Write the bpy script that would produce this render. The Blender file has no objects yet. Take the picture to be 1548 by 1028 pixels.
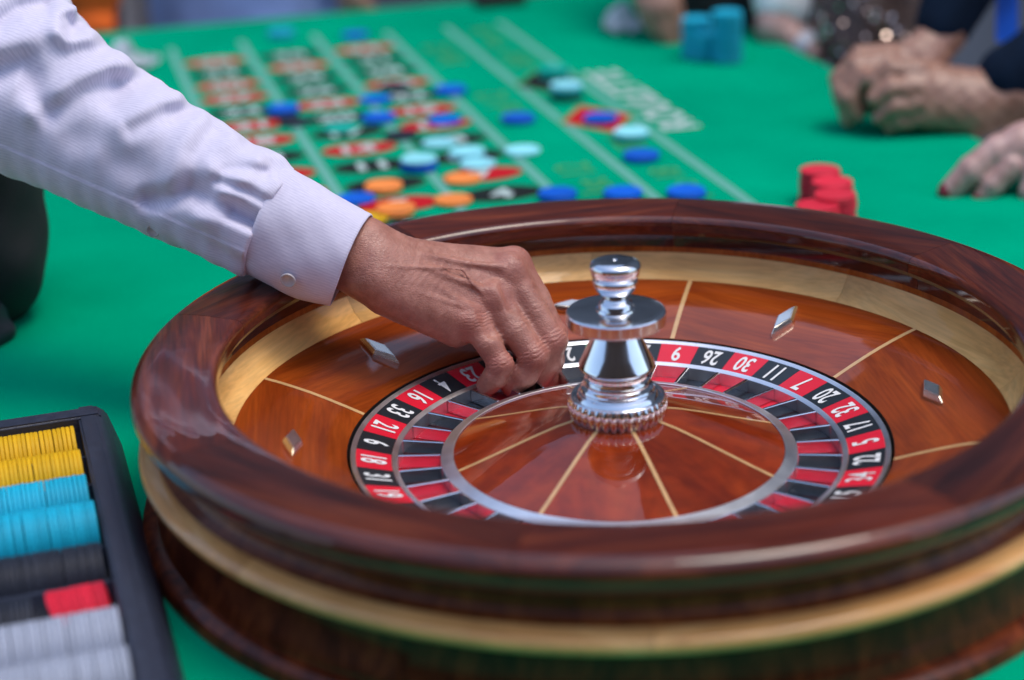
import bpy, bmesh, math, random
import numpy as np
from mathutils import Vector, Matrix
random.seed(7); rng = np.random.default_rng(7)
S = bpy.context.scene; COL = S.collection
R = math.radians

# ------------------------------------------------------------------ camera
CAM = np.array([0.0, -1.40708945, 0.67990406])
FW = np.array([-0.05831146, 0.92993928, -0.36306019])
RT = np.array([0.99813948, 0.04782019, -0.03782595])
UP = np.array([0.01781423, 0.3645904, 0.93099758])
FPX, PX0, PY0 = 2700.0, 774.0, 514.0
cd = bpy.data.cameras.new('camera'); cam = bpy.data.objects.new('camera', cd); COL.objects.link(cam)
m = Matrix.Identity(4)
for i in range(3):
    m[i][0], m[i][1], m[i][2], m[i][3] = RT[i], UP[i], -FW[i], CAM[i]
cam.matrix_world = m
cd.sensor_fit = 'HORIZONTAL'; cd.sensor_width = 36.0; cd.lens = FPX / 1548.0 * 36.0
cd.clip_start = 0.05; cd.clip_end = 500
cd.dof.use_dof = True; cd.dof.focus_distance = 1.64; cd.dof.aperture_fstop = 2.25
cd.dof.aperture_blades = 0
S.camera = cam

# ------------------------------------------------------------------ sky, sun, exposure
SUN_EL, SUN_AZ = R(72), R(85)            # azimuth measured from +y towards +x
w = bpy.data.worlds.new("World"); S.world = w; w.use_nodes = True
nt = w.node_tree
bg = nt.nodes['Background']; bg.inputs['Strength'].default_value = 0.15
sky = nt.nodes.new('ShaderNodeTexSky'); sky.sky_type = 'NISHITA'; sky.sun_disc = False
sky.sun_elevation = SUN_EL; sky.sun_rotation = SUN_AZ
sky.air_density = 1.0; sky.dust_density = 2.0; sky.ozone_density = 1.0
nt.links.new(sky.outputs[0], bg.inputs['Color'])
sd = bpy.data.lights.new('sun', 'SUN'); sd.energy = 0.75; sd.angle = R(24); sd.color = (1, .93, .82)
so = bpy.data.objects.new('sun', sd); COL.objects.link(so)
dv = Vector((math.sin(SUN_AZ) * math.cos(SUN_EL), math.cos(SUN_AZ) * math.cos(SUN_EL), math.sin(SUN_EL)))
so.rotation_euler = dv.to_track_quat('Z', 'Y').to_euler(); so.location = dv * 20
S.view_settings.view_transform = 'Standard'; S.view_settings.look = 'None'
S.view_settings.exposure = 0.88; S.view_settings.gamma = 1
S.render.engine = 'CYCLES'
S.cycles.use_denoising = True
S.cycles.max_bounces = 8; S.cycles.glossy_bounces = 6; S.cycles.diffuse_bounces = 4

# ------------------------------------------------------------------ helpers
def px(x, y, depth):
    """point seen at photograph pixel (x, y) at a distance along the view axis"""
    return CAM + depth * (FW + RT * (x - PX0) / FPX - UP * (y - PY0) / FPX)
def onz(x, y, z=0.0):
    d = FW * FPX + RT * (x - PX0) - UP * (y - PY0)
    return CAM + d * ((z - CAM[2]) / d[2])
TD = np.array([0.305, -0.952, 0]); TD /= np.linalg.norm(TD)      # along the table, towards the wheel
TN = np.array([-TD[1], TD[0], 0])                                # across the table, towards the players
def tab(n, t, z=0.0):
    return TN * n + TD * t + np.array([0, 0, z])
TANG = math.atan2(TN[1], TN[0])

def tag(o, label=None, cat=None, group=None, kind=None):
    if label: o['label'] = label
    if cat: o['category'] = cat
    if group: o['group'] = group
    if kind: o['kind'] = kind
    return o
def link(name, me, mat=None, parent=None, mw=None):
    o = bpy.data.objects.new(name, me); COL.objects.link(o)
    if mat and len(me.materials) == 0: me.materials.append(mat)
    if parent: o.parent = parent
    if mw is not None: o.matrix_basis = mw
    return o
def empty(name, loc=(0, 0, 0), rz=0, **kw):
    o = bpy.data.objects.new(name, None); COL.objects.link(o); o.location = loc; o.rotation_euler = (0, 0, rz)
    o.empty_display_size = .05
    return tag(o, **kw)
def mesh(name, v, f, smooth=None):
    me = bpy.data.meshes.new(name); me.from_pydata([tuple(map(float, a)) for a in v], [], [tuple(map(int, q)) for q in f]); me.update()
    if smooth is not None:
        me.polygons.foreach_set('use_smooth', [True] * len(me.polygons)); me.set_sharp_from_angle(angle=R(smooth))
    return me
def recalc(me):
    b = bmesh.new(); b.from_mesh(me); bmesh.ops.recalc_face_normals(b, faces=b.faces); b.to_mesh(me); b.free(); return me
def lathe(name, prof, seg=96, a0=0.0, a1=None, smooth=35, closed=False, rmod=None):
    """profile of (r, z); full turn when a1 is None, else a capped sector"""
    full = a1 is None
    n = seg if full else seg + 1
    A = [a0 + (2 * math.pi if full else a1 - a0) * i / seg for i in range(n)]
    P = len(prof); v = []
    for i, a in enumerate(A):
        for r, z in prof:
            rr = r * (rmod(a, r, z) if rmod else 1)
            v.append((rr * math.cos(a), rr * math.sin(a), z))
    f = []
    PP = P if closed else P - 1
    for i in range(seg):
        j = (i + 1) % n
        for k in range(PP):
            l = (k + 1) % P
            q = [i * P + k, j * P + k, j * P + l, i * P + l]
            f.append(q)
    if not full and closed:
        f.append(list(range(P))[::-1]); f.append([(n - 1) * P + k for k in range(P)])
    me = mesh(name, v, f, None)
    b = bmesh.new(); b.from_mesh(me); bmesh.ops.remove_doubles(b, verts=b.verts, dist=1e-6)
    bmesh.ops.recalc_face_normals(b, faces=b.faces); b.to_mesh(me); b.free()
    if smooth is not None:
        me.polygons.foreach_set('use_smooth', [True] * len(me.polygons)); me.set_sharp_from_angle(angle=R(smooth))
    return me
def prism(name, poly, z0, z1, bev=0.0, seg=2):
    b = bmesh.new()
    bot = [b.verts.new((p[0], p[1], z0)) for p in poly]; top = [b.verts.new((p[0], p[1], z1)) for p in poly]
    b.faces.new(bot[::-1]); b.faces.new(top); n = len(poly)
    for i in range(n): b.faces.new((bot[i], bot[(i + 1) % n], top[(i + 1) % n], top[i]))
    bmesh.ops.recalc_face_normals(b, faces=b.faces)
    if bev: bmesh.ops.bevel(b, geom=list(b.edges), offset=bev, segments=seg, affect='EDGES', profile=.5)
    me = bpy.data.meshes.new(name); b.to_mesh(me); b.free()
    me.polygons.foreach_set('use_smooth', [True] * len(me.polygons)); me.set_sharp_from_angle(angle=R(40))
    return me
def box(name, lo, hi, bev=0.0):
    return prism(name, [(lo[0], lo[1]), (hi[0], lo[1]), (hi[0], hi[1]), (lo[0], hi[1])], lo[2], hi[2], bev)

_txt = {}
def text_mesh(s, size=1.0, bold=.02, sx=1.0, ext=0.0):
    key = (s, size, bold, sx, ext)
    if key in _txt: return _txt[key]
    c = bpy.data.curves.new('numeral', 'FONT'); c.body = s; c.size = 1; c.offset = bold; c.resolution_u = 3
    c.fill_mode = 'FRONT'
    o = bpy.data.objects.new('numeral', c); COL.objects.link(o)
    me = bpy.data.meshes.new_from_object(o.evaluated_get(bpy.context.evaluated_depsgraph_get()))
    bpy.data.objects.remove(o); bpy.data.curves.remove(c)
    co = np.empty(len(me.vertices) * 3); me.vertices.foreach_get('co', co); co = co.reshape(-1, 3)
    lo, hi = co.min(0), co.max(0); co -= (lo + hi) / 2
    k = size / (hi[1] - lo[1]); co[:, 0] *= k * sx; co[:, 1] *= k; co[:, 2] = 0
    me.vertices.foreach_set('co', co.ravel()); me.update(); me.name = 'numeral'
    _txt[key] = me
    return me

# ------------------------------------------------------------------ signed distance meshing
def smin(a, b, k):
    h = np.maximum(k - np.abs(a - b), 0) / k
    return np.minimum(a, b) - h * h * k * .25
def smax(a, b, k): return -smin(-a, -b, k)
def cap(P, a, b, ra, rb, sc=None):
    a = np.asarray(a, float); b = np.asarray(b, float)
    Q = P
    if sc is not None:
        sc = np.asarray(sc, float); Q = P * sc; a = a * sc; b = b * sc
    ba = b - a; pa = Q - a
    t = np.clip(pa @ ba / max(ba @ ba, 1e-9), 0, 1)
    return np.sqrt(((pa - t[:, None] * ba) ** 2).sum(1)) - (ra + (rb - ra) * t)
def chain(P, pts, k, sc=None):
    d = None
    for i in range(len(pts) - 1):
        c = cap(P, pts[i][:3], pts[i + 1][:3], pts[i][3], pts[i + 1][3], sc)
        d = c if d is None else smin(d, c, k)
    return d
def sdf_verts(fn, lo, hi, h, coarse=4):
    lo = np.asarray(lo, float); hi = np.asarray(hi, float)
    N = np.ceil((hi - lo) / h / coarse).astype(int) * coarse
    nc = N // coarse
    g = [lo[i] + (np.arange(nc[i]) + .5) * h * coarse for i in range(3)]
    C = np.stack(np.meshgrid(*g, indexing='ij'), -1).reshape(-1, 3)
    dc = fn(C).reshape(nc)
    near = np.abs(dc) < h * coarse * 1.7
    F = np.repeat(np.repeat(np.repeat(dc, coarse, 0), coarse, 1), coarse, 2)
    M = np.repeat(np.repeat(np.repeat(near, coarse, 0), coarse, 1), coarse, 2)
    idx = np.argwhere(M)
    F[M] = fn(lo + (idx + .5) * h)
    s = F < 0
    c8 = [(i, j, k) for i in (0, 1) for j in (0, 1) for k in (0, 1)]
    sh = [n - 1 for n in F.shape]
    cnt = np.zeros(sh, np.int8)
    for i, j, k in c8: cnt += s[i:i + sh[0], j:j + sh[1], k:k + sh[2]]
    act = np.argwhere((cnt > 0) & (cnt < 8))
    vid = -np.ones(sh, np.int64); vid[tuple(act.T)] = np.arange(len(act))
    vals = np.stack([F[act[:, 0] + i, act[:, 1] + j, act[:, 2] + k] for i, j, k in c8], 1)
    acc = np.zeros((len(act), 3)); n = np.zeros(len(act))
    for a in range(8):
        for b in range(a + 1, 8):
            ca, cb = np.array(c8[a]), np.array(c8[b])
            if np.abs(ca - cb).sum() != 1: continue
            va, vb = vals[:, a], vals[:, b]
            x = (va < 0) != (vb < 0)
            t = np.where(x, va / np.where(x, va - vb, 1), 0)
            acc += np.where(x[:, None], ca + t[:, None] * (cb - ca), 0); n += x
    V = lo + (act + acc / n[:, None] + .5) * h
    quads = []
    for ax in range(3):
        u, v = (ax + 1) % 3, (ax + 2) % 3
        sl0 = [slice(1, sh[i]) for i in range(3)]; sl0[ax] = slice(0, sh[ax])
        A = s[tuple(sl0)]
        sl1 = list(sl0); sl1[ax] = slice(1, sh[ax] + 1)
        B = s[tuple(sl1)]
        e = np.argwhere(A != B)
        off = np.array([1, 1, 1]); off[ax] = 0
        base = e + off
        du = np.zeros(3, int); du[u] = 1; dvv = np.zeros(3, int); dvv[v] = 1
        q = np.stack([vid[tuple((base - du - dvv).T)], vid[tuple((base - dvv).T)], vid[tuple(base.T)], vid[tuple((base - du).T)]], 1)
        ins = A[tuple(e.T)]
        q = np.where(ins[:, None], q, q[:, ::-1])
        quads.append(q[(q >= 0).all(1)])
    return V, np.concatenate(quads)
def sdf_obj(name, fn, lo, hi, h, D0, mat, parent=None, relax=1, attrs=None, coarse=4):
    """SDF in photograph-pixel units at depth D0 (x right, y down, w towards the camera), meshed in world space"""
    V, Q = sdf_verts(fn, lo, hi, h, coarse)
    for _ in range(relax):
        acc = np.zeros_like(V); n = np.zeros(len(V))
        for a, b in ((0, 1), (1, 2), (2, 3), (3, 0)):
            np.add.at(acc, Q[:, a], V[Q[:, b]]); np.add.at(n, Q[:, a], 1)
            np.add.at(acc, Q[:, b], V[Q[:, a]]); np.add.at(n, Q[:, b], 1)
        V = V * .5 + acc / n[:, None] * .5
    s = D0 / FPX
    dep = D0 - V[:, 2] * s
    Wd = CAM + dep[:, None] * (FW + RT * (V[:, :1] - PX0) / FPX - UP * (V[:, 1:2] - PY0) / FPX)
    Q = Q[:, ::-1]
    me = bpy.data.meshes.new(name)
    me.vertices.add(len(V)); me.vertices.foreach_set('co', Wd.ravel())
    me.loops.add(Q.size); me.loops.foreach_set('vertex_index', Q.ravel().astype(np.int32))
    me.polygons.add(len(Q)); me.polygons.foreach_set('loop_start', np.arange(0, Q.size, 4, dtype=np.int32))
    me.update(calc_edges=True); me.validate()
    me.polygons.foreach_set('use_smooth', [True] * len(me.polygons))
    if attrs:
        for k, f in attrs.items():
            a = me.attributes.new(k, 'FLOAT_VECTOR', 'POINT'); a.data.foreach_set('vector', f(V).astype(np.float32).ravel())
    return link(name, me, mat, parent)

# ------------------------------------------------------------------ materials
def new_mat(name):
    mt = bpy.data.materials.new(name); mt.use_nodes = True
    t = mt.node_tree; b = t.nodes['Principled BSDF']
    return mt, t, b
def N(t, typ, **kw):
    n = t.nodes.new(typ)
    for k, v in kw.items(): setattr(n, k, v)
    return n
def L(t, a, b): t.links.new(a, b)
def plain(name, col, rough=.5, metal=0, coat=0, spec=.5, var=.0, scale=30, bump=0, bscale=200, objvar=0.0, sheen=0):
    mt, t, b = new_mat(name)
    b.inputs['Base Color'].default_value = (*col, 1); b.inputs['Roughness'].default_value = rough
    b.inputs['Metallic'].default_value = metal; b.inputs['Coat Weight'].default_value = coat
    b.inputs['Coat Roughness'].default_value = .06; b.inputs['Specular IOR Level'].default_value = spec
    b.inputs['Sheen Weight'].default_value = sheen
    tc = N(t, 'ShaderNodeTexCoord')
    src = None
    if var:
        no = N(t, 'ShaderNodeTexNoise'); no.inputs['Scale'].default_value = scale; no.inputs['Detail'].default_value = 5
        L(t, tc.outputs['Object'], no.inputs['Vector'])
        mr = N(t, 'ShaderNodeMapRange'); mr.inputs['From Min'].default_value = .3; mr.inputs['From Max'].default_value = .7
        mr.inputs['To Min'].default_value = 1 - var; mr.inputs['To Max'].default_value = 1 + var
        L(t, no.outputs['Fac'], mr.inputs['Value']); src = mr.outputs[0]
        rr = N(t, 'ShaderNodeMapRange'); rr.inputs['To Min'].default_value = max(rough - .08, .02); rr.inputs['To Max'].default_value = rough + .1
        L(t, no.outputs['Fac'], rr.inputs['Value']); L(t, rr.outputs[0], b.inputs['Roughness'])
    if objvar:
        oi = N(t, 'ShaderNodeObjectInfo'); mr = N(t, 'ShaderNodeMapRange')
        mr.inputs['To Min'].default_value = 1 - objvar; mr.inputs['To Max'].default_value = 1 + objvar
        L(t, oi.outputs['Random'], mr.inputs['Value'])
        if src is None: src = mr.outputs[0]
        else:
            mu = N(t, 'ShaderNodeMath', operation='MULTIPLY'); L(t, src, mu.inputs[0]); L(t, mr.outputs[0], mu.inputs[1]); src = mu.outputs[0]
    if src is not None:
        hs = N(t, 'ShaderNodeHueSaturation'); hs.inputs['Color'].default_value = (*col, 1)
        L(t, src, hs.inputs['Value']); L(t, hs.outputs[0], b.inputs['Base Color'])
    if bump:
        n2 = N(t, 'ShaderNodeTexNoise'); n2.inputs['Scale'].default_value = bscale; n2.inputs['Detail'].default_value = 4
        L(t, tc.outputs['Object'], n2.inputs['Vector'])
        bp_ = N(t, 'ShaderNodeBump'); bp_.inputs['Strength'].default_value = bump; bp_.inputs['Distance'].default_value = .002
        L(t, n2.outputs['Fac'], bp_.inputs['Height']); L(t, bp_.outputs[0], b.inputs['Normal'])
    return mt
def wood(name, dark, mid, light, stretch=(70, 5, 70), coat=1.0, rough=.35, coatrough=.012, fibre=.35, tone=(.82, 1.2)):
    """straight-grained lacquered wood; the grain runs along the object's y axis"""
    mt, t, b = new_mat(name)
    tc = N(t, 'ShaderNodeTexCoord'); oi = N(t, 'ShaderNodeObjectInfo')
    mp = N(t, 'ShaderNodeMapping'); mp.inputs['Scale'].default_value = stretch
    ofs = N(t, 'ShaderNodeVectorMath', operation='SCALE'); ofs.inputs[0].default_value = (31, 17, 11)
    L(t, oi.outputs['Random'], ofs.inputs['Scale'])
    ad = N(t, 'ShaderNodeVectorMath', operation='ADD')
    L(t, tc.outputs['Object'], mp.inputs['Vector']); L(t, mp.outputs[0], ad.inputs[0]); L(t, ofs.outputs[0], ad.inputs[1])
    n1 = N(t, 'ShaderNodeTexNoise'); n1.inputs['Scale'].default_value = 1.0; n1.inputs['Detail'].default_value = 6; n1.inputs['Roughness'].default_value = .62
    n1.inputs['Distortion'].default_value = .6
    L(t, ad.outputs[0], n1.inputs['Vector'])
    rp = N(t, 'ShaderNodeValToRGB'); e = rp.color_ramp.elements
    e[0].position = .3; e[0].color = (*dark, 1); e[1].position = .72; e[1].color = (*light, 1)
    k = e.new(.5); k.color = (*mid, 1)
    L(t, n1.outputs['Fac'], rp.inputs['Fac'])
    # fine pores
    mp2 = N(t, 'ShaderNodeVectorMath', operation='MULTIPLY'); mp2.inputs[1].default_value = (9, 2.2, 9)
    L(t, ad.outputs[0], mp2.inputs[0])
    n2 = N(t, 'ShaderNodeTexNoise'); n2.inputs['Scale'].default_value = 1; n2.inputs['Detail'].default_value = 3
    L(t, mp2.outputs[0], n2.inputs['Vector'])
    mr = N(t, 'ShaderNodeMapRange'); mr.inputs['From Min'].default_value = .35; mr.inputs['From Max'].default_value = .6
    mr.inputs['To Min'].default_value = 1 - fibre; mr.inputs['To Max'].default_value = 1.05
    L(t, n2.outputs['Fac'], mr.inputs['Value'])
    # broad figure + per piece tone
    n3 = N(t, 'ShaderNodeTexNoise'); n3.inputs['Scale'].default_value = 9; n3.inputs['Detail'].default_value = 2
    L(t, tc.outputs['Object'], n3.inputs['Vector'])
    m3 = N(t, 'ShaderNodeMapRange'); m3.inputs['From Min'].default_value = .3; m3.inputs['From Max'].default_value = .7
    m3.inputs['To Min'].default_value = .8; m3.inputs['To Max'].default_value = 1.2
    L(t, n3.outputs['Fac'], m3.inputs['Value'])
    m4 = N(t, 'ShaderNodeMapRange'); m4.inputs['To Min'].default_value, m4.inputs['To Max'].default_value = tone
    L(t, oi.outputs['Random'], m4.inputs['Value'])
    a = N(t, 'ShaderNodeMath', operation='MULTIPLY'); L(t, mr.outputs[0], a.inputs[0]); L(t, m3.outputs[0], a.inputs[1])
    a2 = N(t, 'ShaderNodeMath', operation='MULTIPLY'); L(t, a.outputs[0], a2.inputs[0]); L(t, m4.outputs[0], a2.inputs[1])
    hs = N(t, 'ShaderNodeHueSaturation'); L(t, rp.outputs[0], hs.inputs['Color']); L(t, a2.outputs[0], hs.inputs['Value'])
    L(t, hs.outputs[0], b.inputs['Base Color'])
    b.inputs['Roughness'].default_value = rough; b.inputs['Specular IOR Level'].default_value = .08
    b.inputs['Coat Weight'].default_value = coat; b.inputs['Coat IOR'].default_value = 1.5
    # lacquer: hairline scratches and slight unevenness
    n5 = N(t, 'ShaderNodeTexNoise'); n5.inputs['Scale'].default_value = 45; n5.inputs['Detail'].default_value = 6
    L(t, tc.outputs['Object'], n5.inputs['Vector'])
    cr = N(t, 'ShaderNodeMapRange'); cr.inputs['From Min'].default_value = .4; cr.inputs['From Max'].default_value = .75
    cr.inputs['To Min'].default_value = coatrough; cr.inputs['To Max'].default_value = coatrough + .05
    L(t, n5.outputs['Fac'], cr.inputs['Value']); L(t, cr.outputs[0], b.inputs['Coat Roughness'])
    bu = N(t, 'ShaderNodeBump'); bu.inputs['Strength'].default_value = .12; bu.inputs['Distance'].default_value = .0012
    n6 = N(t, 'ShaderNodeTexNoise'); n6.inputs['Scale'].default_value = 26; n6.inputs['Detail'].default_value = 2
    L(t, tc.outputs['Object'], n6.inputs['Vector']); L(t, n6.outputs['Fac'], bu.inputs['Height'])
    L(t, bu.outputs[0], b.inputs['Coat Normal'])
    return mt
M = {}
M['mahogany'] = wood('dark mahogany', (.026, .0035, .002), (.085, .0125, .0045), (.17, .035, .010), (60, 5, 60), fibre=.4, tone=(.8, 1.45))
M['dark_body'] = wood('dark body wood', (.030, .005, .002), (.10, .017, .005), (.20, .042, .011), (60, 60, 12), fibre=.3, coat=.4)
M['cove_wood'] = wood('cove wood', (.10, .018, .005), (.19, .040, .010), (.30, .075, .018), (60, 60, 12), fibre=.2, coat=.35, coatrough=.12)
M['rosewood'] = wood('red brown wood', (.17, .024, .003), (.25, .041, .0045), (.33, .062, .007), (46, 4, 46), fibre=.17)
M['cone_wood'] = wood('cone wood', (.13, .010, .001), (.21, .022, .002), (.29, .039, .004), (4, 26, 26), fibre=.2)
M['wall_wood'] = wood('inner wall wood', (.24, .045, .006), (.36, .085, .010), (.48, .13, .018), (30, 30, 9), fibre=.2, coat=.5)
M['maple'] = wood('maple', (.70, .36, .105), (.82, .45, .145), (.90, .54, .20), (40, 3.5, 40), fibre=.10, coat=.35)
M['gold_wood'] = wood('golden maple band', (.56, .235, .07), (.67, .32, .105), (.76, .41, .155), (50, 4, 50), fibre=.12)
M['inlay'] = plain('pale inlay', (.60, .36, .15), .35, coat=.8, var=.12, scale=60)
M['chrome'] = plain('polished chrome', (.78, .79, .82), .045, metal=1, var=.04, scale=40)
M['disc_metal'] = plain('brushed chrome', (.80, .82, .86), .15, metal=1, var=.06, scale=25)
M['stud'] = plain('champagne metal', (.95, .91, .82), .22, metal=1, var=.05, scale=80)
M['silver'] = plain('satin silver', (.86, .87, .90), .32, metal=1, var=.06, scale=50)
M['fret'] = plain('fret metal', (.74, .76, .80), .16, metal=1, var=.05, scale=60)
M['red'] = plain('red enamel', (.70, .008, .030), .35, coat=.2, var=.05, objvar=.08)
M['black'] = plain('black enamel', (.008, .013, .018), .35, coat=.2, var=.15, objvar=.2)
M['green'] = plain('green enamel', (.01, .28, .12), .3, coat=.5, var=.05)
M['white_ink'] = plain('white numeral', (.78, .78, .76), .45)
M['shadow_gap'] = plain('black groove', (.006, .005, .005), .6)
def felt_mat():
    mt, t, b = new_mat('green felt')
    tc = N(t, 'ShaderNodeTexCoord')
    n1 = N(t, 'ShaderNodeTexNoise'); n1.inputs['Scale'].default_value = 900; n1.inputs['Detail'].default_value = 3
    n2 = N(t, 'ShaderNodeTexNoise'); n2.inputs['Scale'].default_value = 5; n2.inputs['Detail'].default_value = 4
    L(t, tc.outputs['Object'], n1.inputs['Vector']); L(t, tc.outputs['Object'], n2.inputs['Vector'])
    a = N(t, 'ShaderNodeMapRange'); a.inputs['From Min'].default_value = .3; a.inputs['From Max'].default_value = .7; a.inputs['To Min'].default_value = .78; a.inputs['To Max'].default_value = 1.2
    c = N(t, 'ShaderNodeMapRange'); c.inputs['From Min'].default_value = .3; c.inputs['From Max'].default_value = .7; c.inputs['To Min'].default_value = .86; c.inputs['To Max'].default_value = 1.08
    L(t, n1.outputs['Fac'], a.inputs['Value']); L(t, n2.outputs['Fac'], c.inputs['Value'])
    mu = N(t, 'ShaderNodeMath', operation='MULTIPLY'); L(t, a.outputs[0], mu.inputs[0]); L(t, c.outputs[0], mu.inputs[1])
    hs = N(t, 'ShaderNodeHueSaturation'); hs.inputs['Color'].default_value = (.0, .33, .172, 1)
    L(t, mu.outputs[0], hs.inputs['Value']); L(t, hs.outputs[0], b.inputs['Base Color'])
    b.inputs['Roughness'].default_value = .95; b.inputs['Specular IOR Level'].default_value = 0
    bu = N(t, 'ShaderNodeBump'); bu.inputs['Strength'].default_value = .5; bu.inputs['Distance'].default_value = .0006
    L(t, n1.outputs['Fac'], bu.inputs['Height']); L(t, bu.outputs[0], b.inputs['Normal'])
    return mt
M['felt'] = felt_mat()
M['print_line'] = plain('grey white felt print', (.14, .39, .32), .9, spec=.1, var=.1, scale=300)
M['print_white'] = plain('white felt print', (.48, .60, .57), .9, spec=.1, var=.1, scale=300)
M['print_yellow'] = plain('yellow felt print', (.09, .355, .12), .9, spec=.1, var=.1, scale=300)
M['print_red'] = plain('red felt print', (.50, .012, .02), .9, spec=.1, var=.1, scale=300)
M['print_black'] = plain('black felt print', (.015, .02, .02), .9, spec=.1, var=.1, scale=300)
CH = dict(blue=(.0, .11, .62), cyan=(.008, .40, .58), pale=(.30, .78, .86), orange=(.95, .28, .06), yellow=(.70, .40, .005),
          red=(.70, .022, .05), grey=(.33, .36, .44), black=(.018, .022, .035), teal=(.0, .42, .32), violet=(.5, .06, .6))
for k_, c_ in CH.items():
    M['chip_' + k_] = plain('chip ' + k_, c_, .5, var=.06, scale=120, objvar=.10, spec=.25)
M['rack'] = plain('black plastic tray', (.024, .030, .052), .42, var=.15, scale=90, bump=.35, bscale=700)
M['button'] = plain('pearl button', (.46, .43, .44), .35, coat=.3, var=.1, scale=300)

# ------------------------------------------------------------------ large surroundings: ground, and unseen walls added to shape the reflections
GZ = -1.0
CANOPY_EDGE = 0.95
g = link('ground', mesh('ground', [(-60, -60, GZ), (60, -60, GZ), (60, 60, GZ), (-60, 60, GZ)], [(0, 1, 2, 3)]),
         plain('pale paving', (.30, .28, .26), .9, var=.2, scale=3)); tag(g, kind='structure')
M['dark_timber'] = plain('dark timber', (.05, .038, .03), .8, var=.3, scale=4)
M['sky_block_grey'] = plain('grey sky blocker', (.15, .16, .18), .9, var=.3, scale=1.2)
M['brown_wall'] = plain('brown wall', (.09, .06, .045), .9, var=.3, scale=1.2)
# unseen walls added to block low sky; heights and slit shape the lacquer reflections
for x0, x1, y, h in ((-16, -3.4, 7.4, 7.2), (-3.4, 3.0, 7.0, 5.95), (.75, 2.35, 4.4, 12.6), (2.5, 16, 4.2, 12.2)):
    o = link('wall', box('wall', (x0, y, GZ), (x1, y + .4, h)), M['sky_block_grey']); tag(o, kind='structure')
o = link('wall', box('wall', (-9, -5.4, GZ), (9, -5.0, 3.2)), M['brown_wall']); tag(o, kind='structure')

# ------------------------------------------------------------------ table and printed layout
table = empty('roulette_table', tuple(tab(0, -.5)), TANG, label='roulette table covered in green felt with a printed betting layout', cat='table')
TB = Matrix.Translation(Vector(tab(0, -.5))) @ Matrix.Rotation(TANG, 4, 'Z')
TBI = TB.inverted()
# table local axes: x = across (TN), y = along -TD
def tl(n, t, z=0): return (n, -(t + .5), z)
me = prism('felt_top', [tl(-.64, 1.5)[:2], tl(.83, 1.5)[:2], tl(.83, -2.24)[:2], tl(-.64, -2.24)[:2]], -.035, 0, .008, 3)
link('felt_top', me, M['felt'], table)
me = prism('table_body', [tl(-.60, 1.45)[:2], tl(.79, 1.45)[:2], tl(.79, -2.20)[:2], tl(-.60, -2.20)[:2]], -.12, -.0352)
link('table_body', me, M['dark_timber'], table)
for a, b in ((-.5, 1.3), (.7, 1.3), (-.5, -2.05), (.7, -2.05)):
    link('leg', lathe('leg', [(.0, GZ), (.035, GZ), (.045, -.5), (.05, -.1202), (0, -.1202)], 20), M['dark_timber'], table, Matrix.Translation(Vector(tl(a, b))))
def flat(name, poly, z, mat, parent, mw=None):
    return link(name, mesh(name, [(p[0], p[1], z) for p in poly], [list(range(len(poly)))]), mat, parent, mw)
LN = (-.214, -.082, .056, .189, .306, .411)
for i, n in enumerate(LN):
    t1 = (-2.02, -2.03, -2.03, -1.99, -1.99, -1.99)[i]
    flat('layout_line', [tl(n - .0068, t1)[:2], tl(n - .0068, -.70)[:2], tl(n + .0068, -.70)[:2], tl(n + .0068, t1)[:2]], .0006, M['print_line'], table)
def ellipse(a, b, n=28, p=1.0):
    return [(a * math.copysign(abs(math.cos(q)) ** p, math.cos(q)), b * math.copysign(abs(math.sin(q)) ** p, math.sin(q))) for q in [2 * math.pi * i / n for i in range(n)]]
ov = mesh('number_oval', [(x, y, .0012) for x, y in ellipse(.056, .033)], [list(range(28))])
ovb = mesh('oval_border', [(x, y, .0008) for x, y in ellipse(.0573, .0343)], [list(range(28))])
REDS = {1, 3, 5, 7, 9, 12, 14, 16, 18, 19, 21, 23, 25, 27, 30, 32, 34, 36}
ovr = ov.copy(); ovk = ov.copy(); ovr.materials.append(M['print_red']); ovk.materials.append(M['print_black']); ovb.materials.append(M['print_yellow'])
for row in range(1, 13):
    for c in range(3):
        num = row * 3 - c          # leftmost column holds 3, 6, 9 ...
        n = (-.148, -.013, .1225)[c]; t = -1.077 - (row - 4) * .0985 + c * .004
        o = link('number_oval', ovr if num in REDS else ovk, None, table, Matrix.Translation(Vector(tl(n, t))))
        link('oval_border', ovb, None, o)
        tm = text_mesh(str(num), .040, .035, 1.15)
        if not tm.materials: tm.materials.append(M['print_white'])
        link('numeral', tm, None, o, Matrix.Translation((0, 0, .0016)))
for nm, t, mt in (('red_diamond', -1.20, 'print_red'), ('black_diamond', -1.46, 'print_black')):
    o = flat(nm, [(-.055, 0), (0, -.085), (.055, 0), (0, .085)], .0012, M[mt], table, Matrix.Translation(Vector(tl(.36, t))))
    flat('diamond_border', [(-.062, 0), (0, -.096), (.062, 0), (0, .096)], .0008, M['print_yellow'], o)
for s, n, t, sz in (('1st 12', .247, -.90, .05), ('2nd 12', .247, -1.34, .05), ('3rd 12', .247, -1.75, .05), ('1 to 18', .358, -.83, .042), ('EVEN', .358, -1.03, .042), ('ODD', .358, -1.65, .042), ('19 to 36', .358, -1.86, .042)):
    tm = text_mesh(s, sz, -.005, .9); tm.materials.append(M['print_yellow'])
    link('bet_lettering', tm, None, table, Matrix.Translation(Vector(tl(n, t, .0012))) @ Matrix.Rotation(R(90), 4, 'Z'))
tm = text_mesh('ROULETTE', .060, .02, 1.02); tm.materials.append(M['print_white'])
co = [v.co.x for v in tm.vertices]; kx = .41 / (max(co) - min(co))
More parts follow.
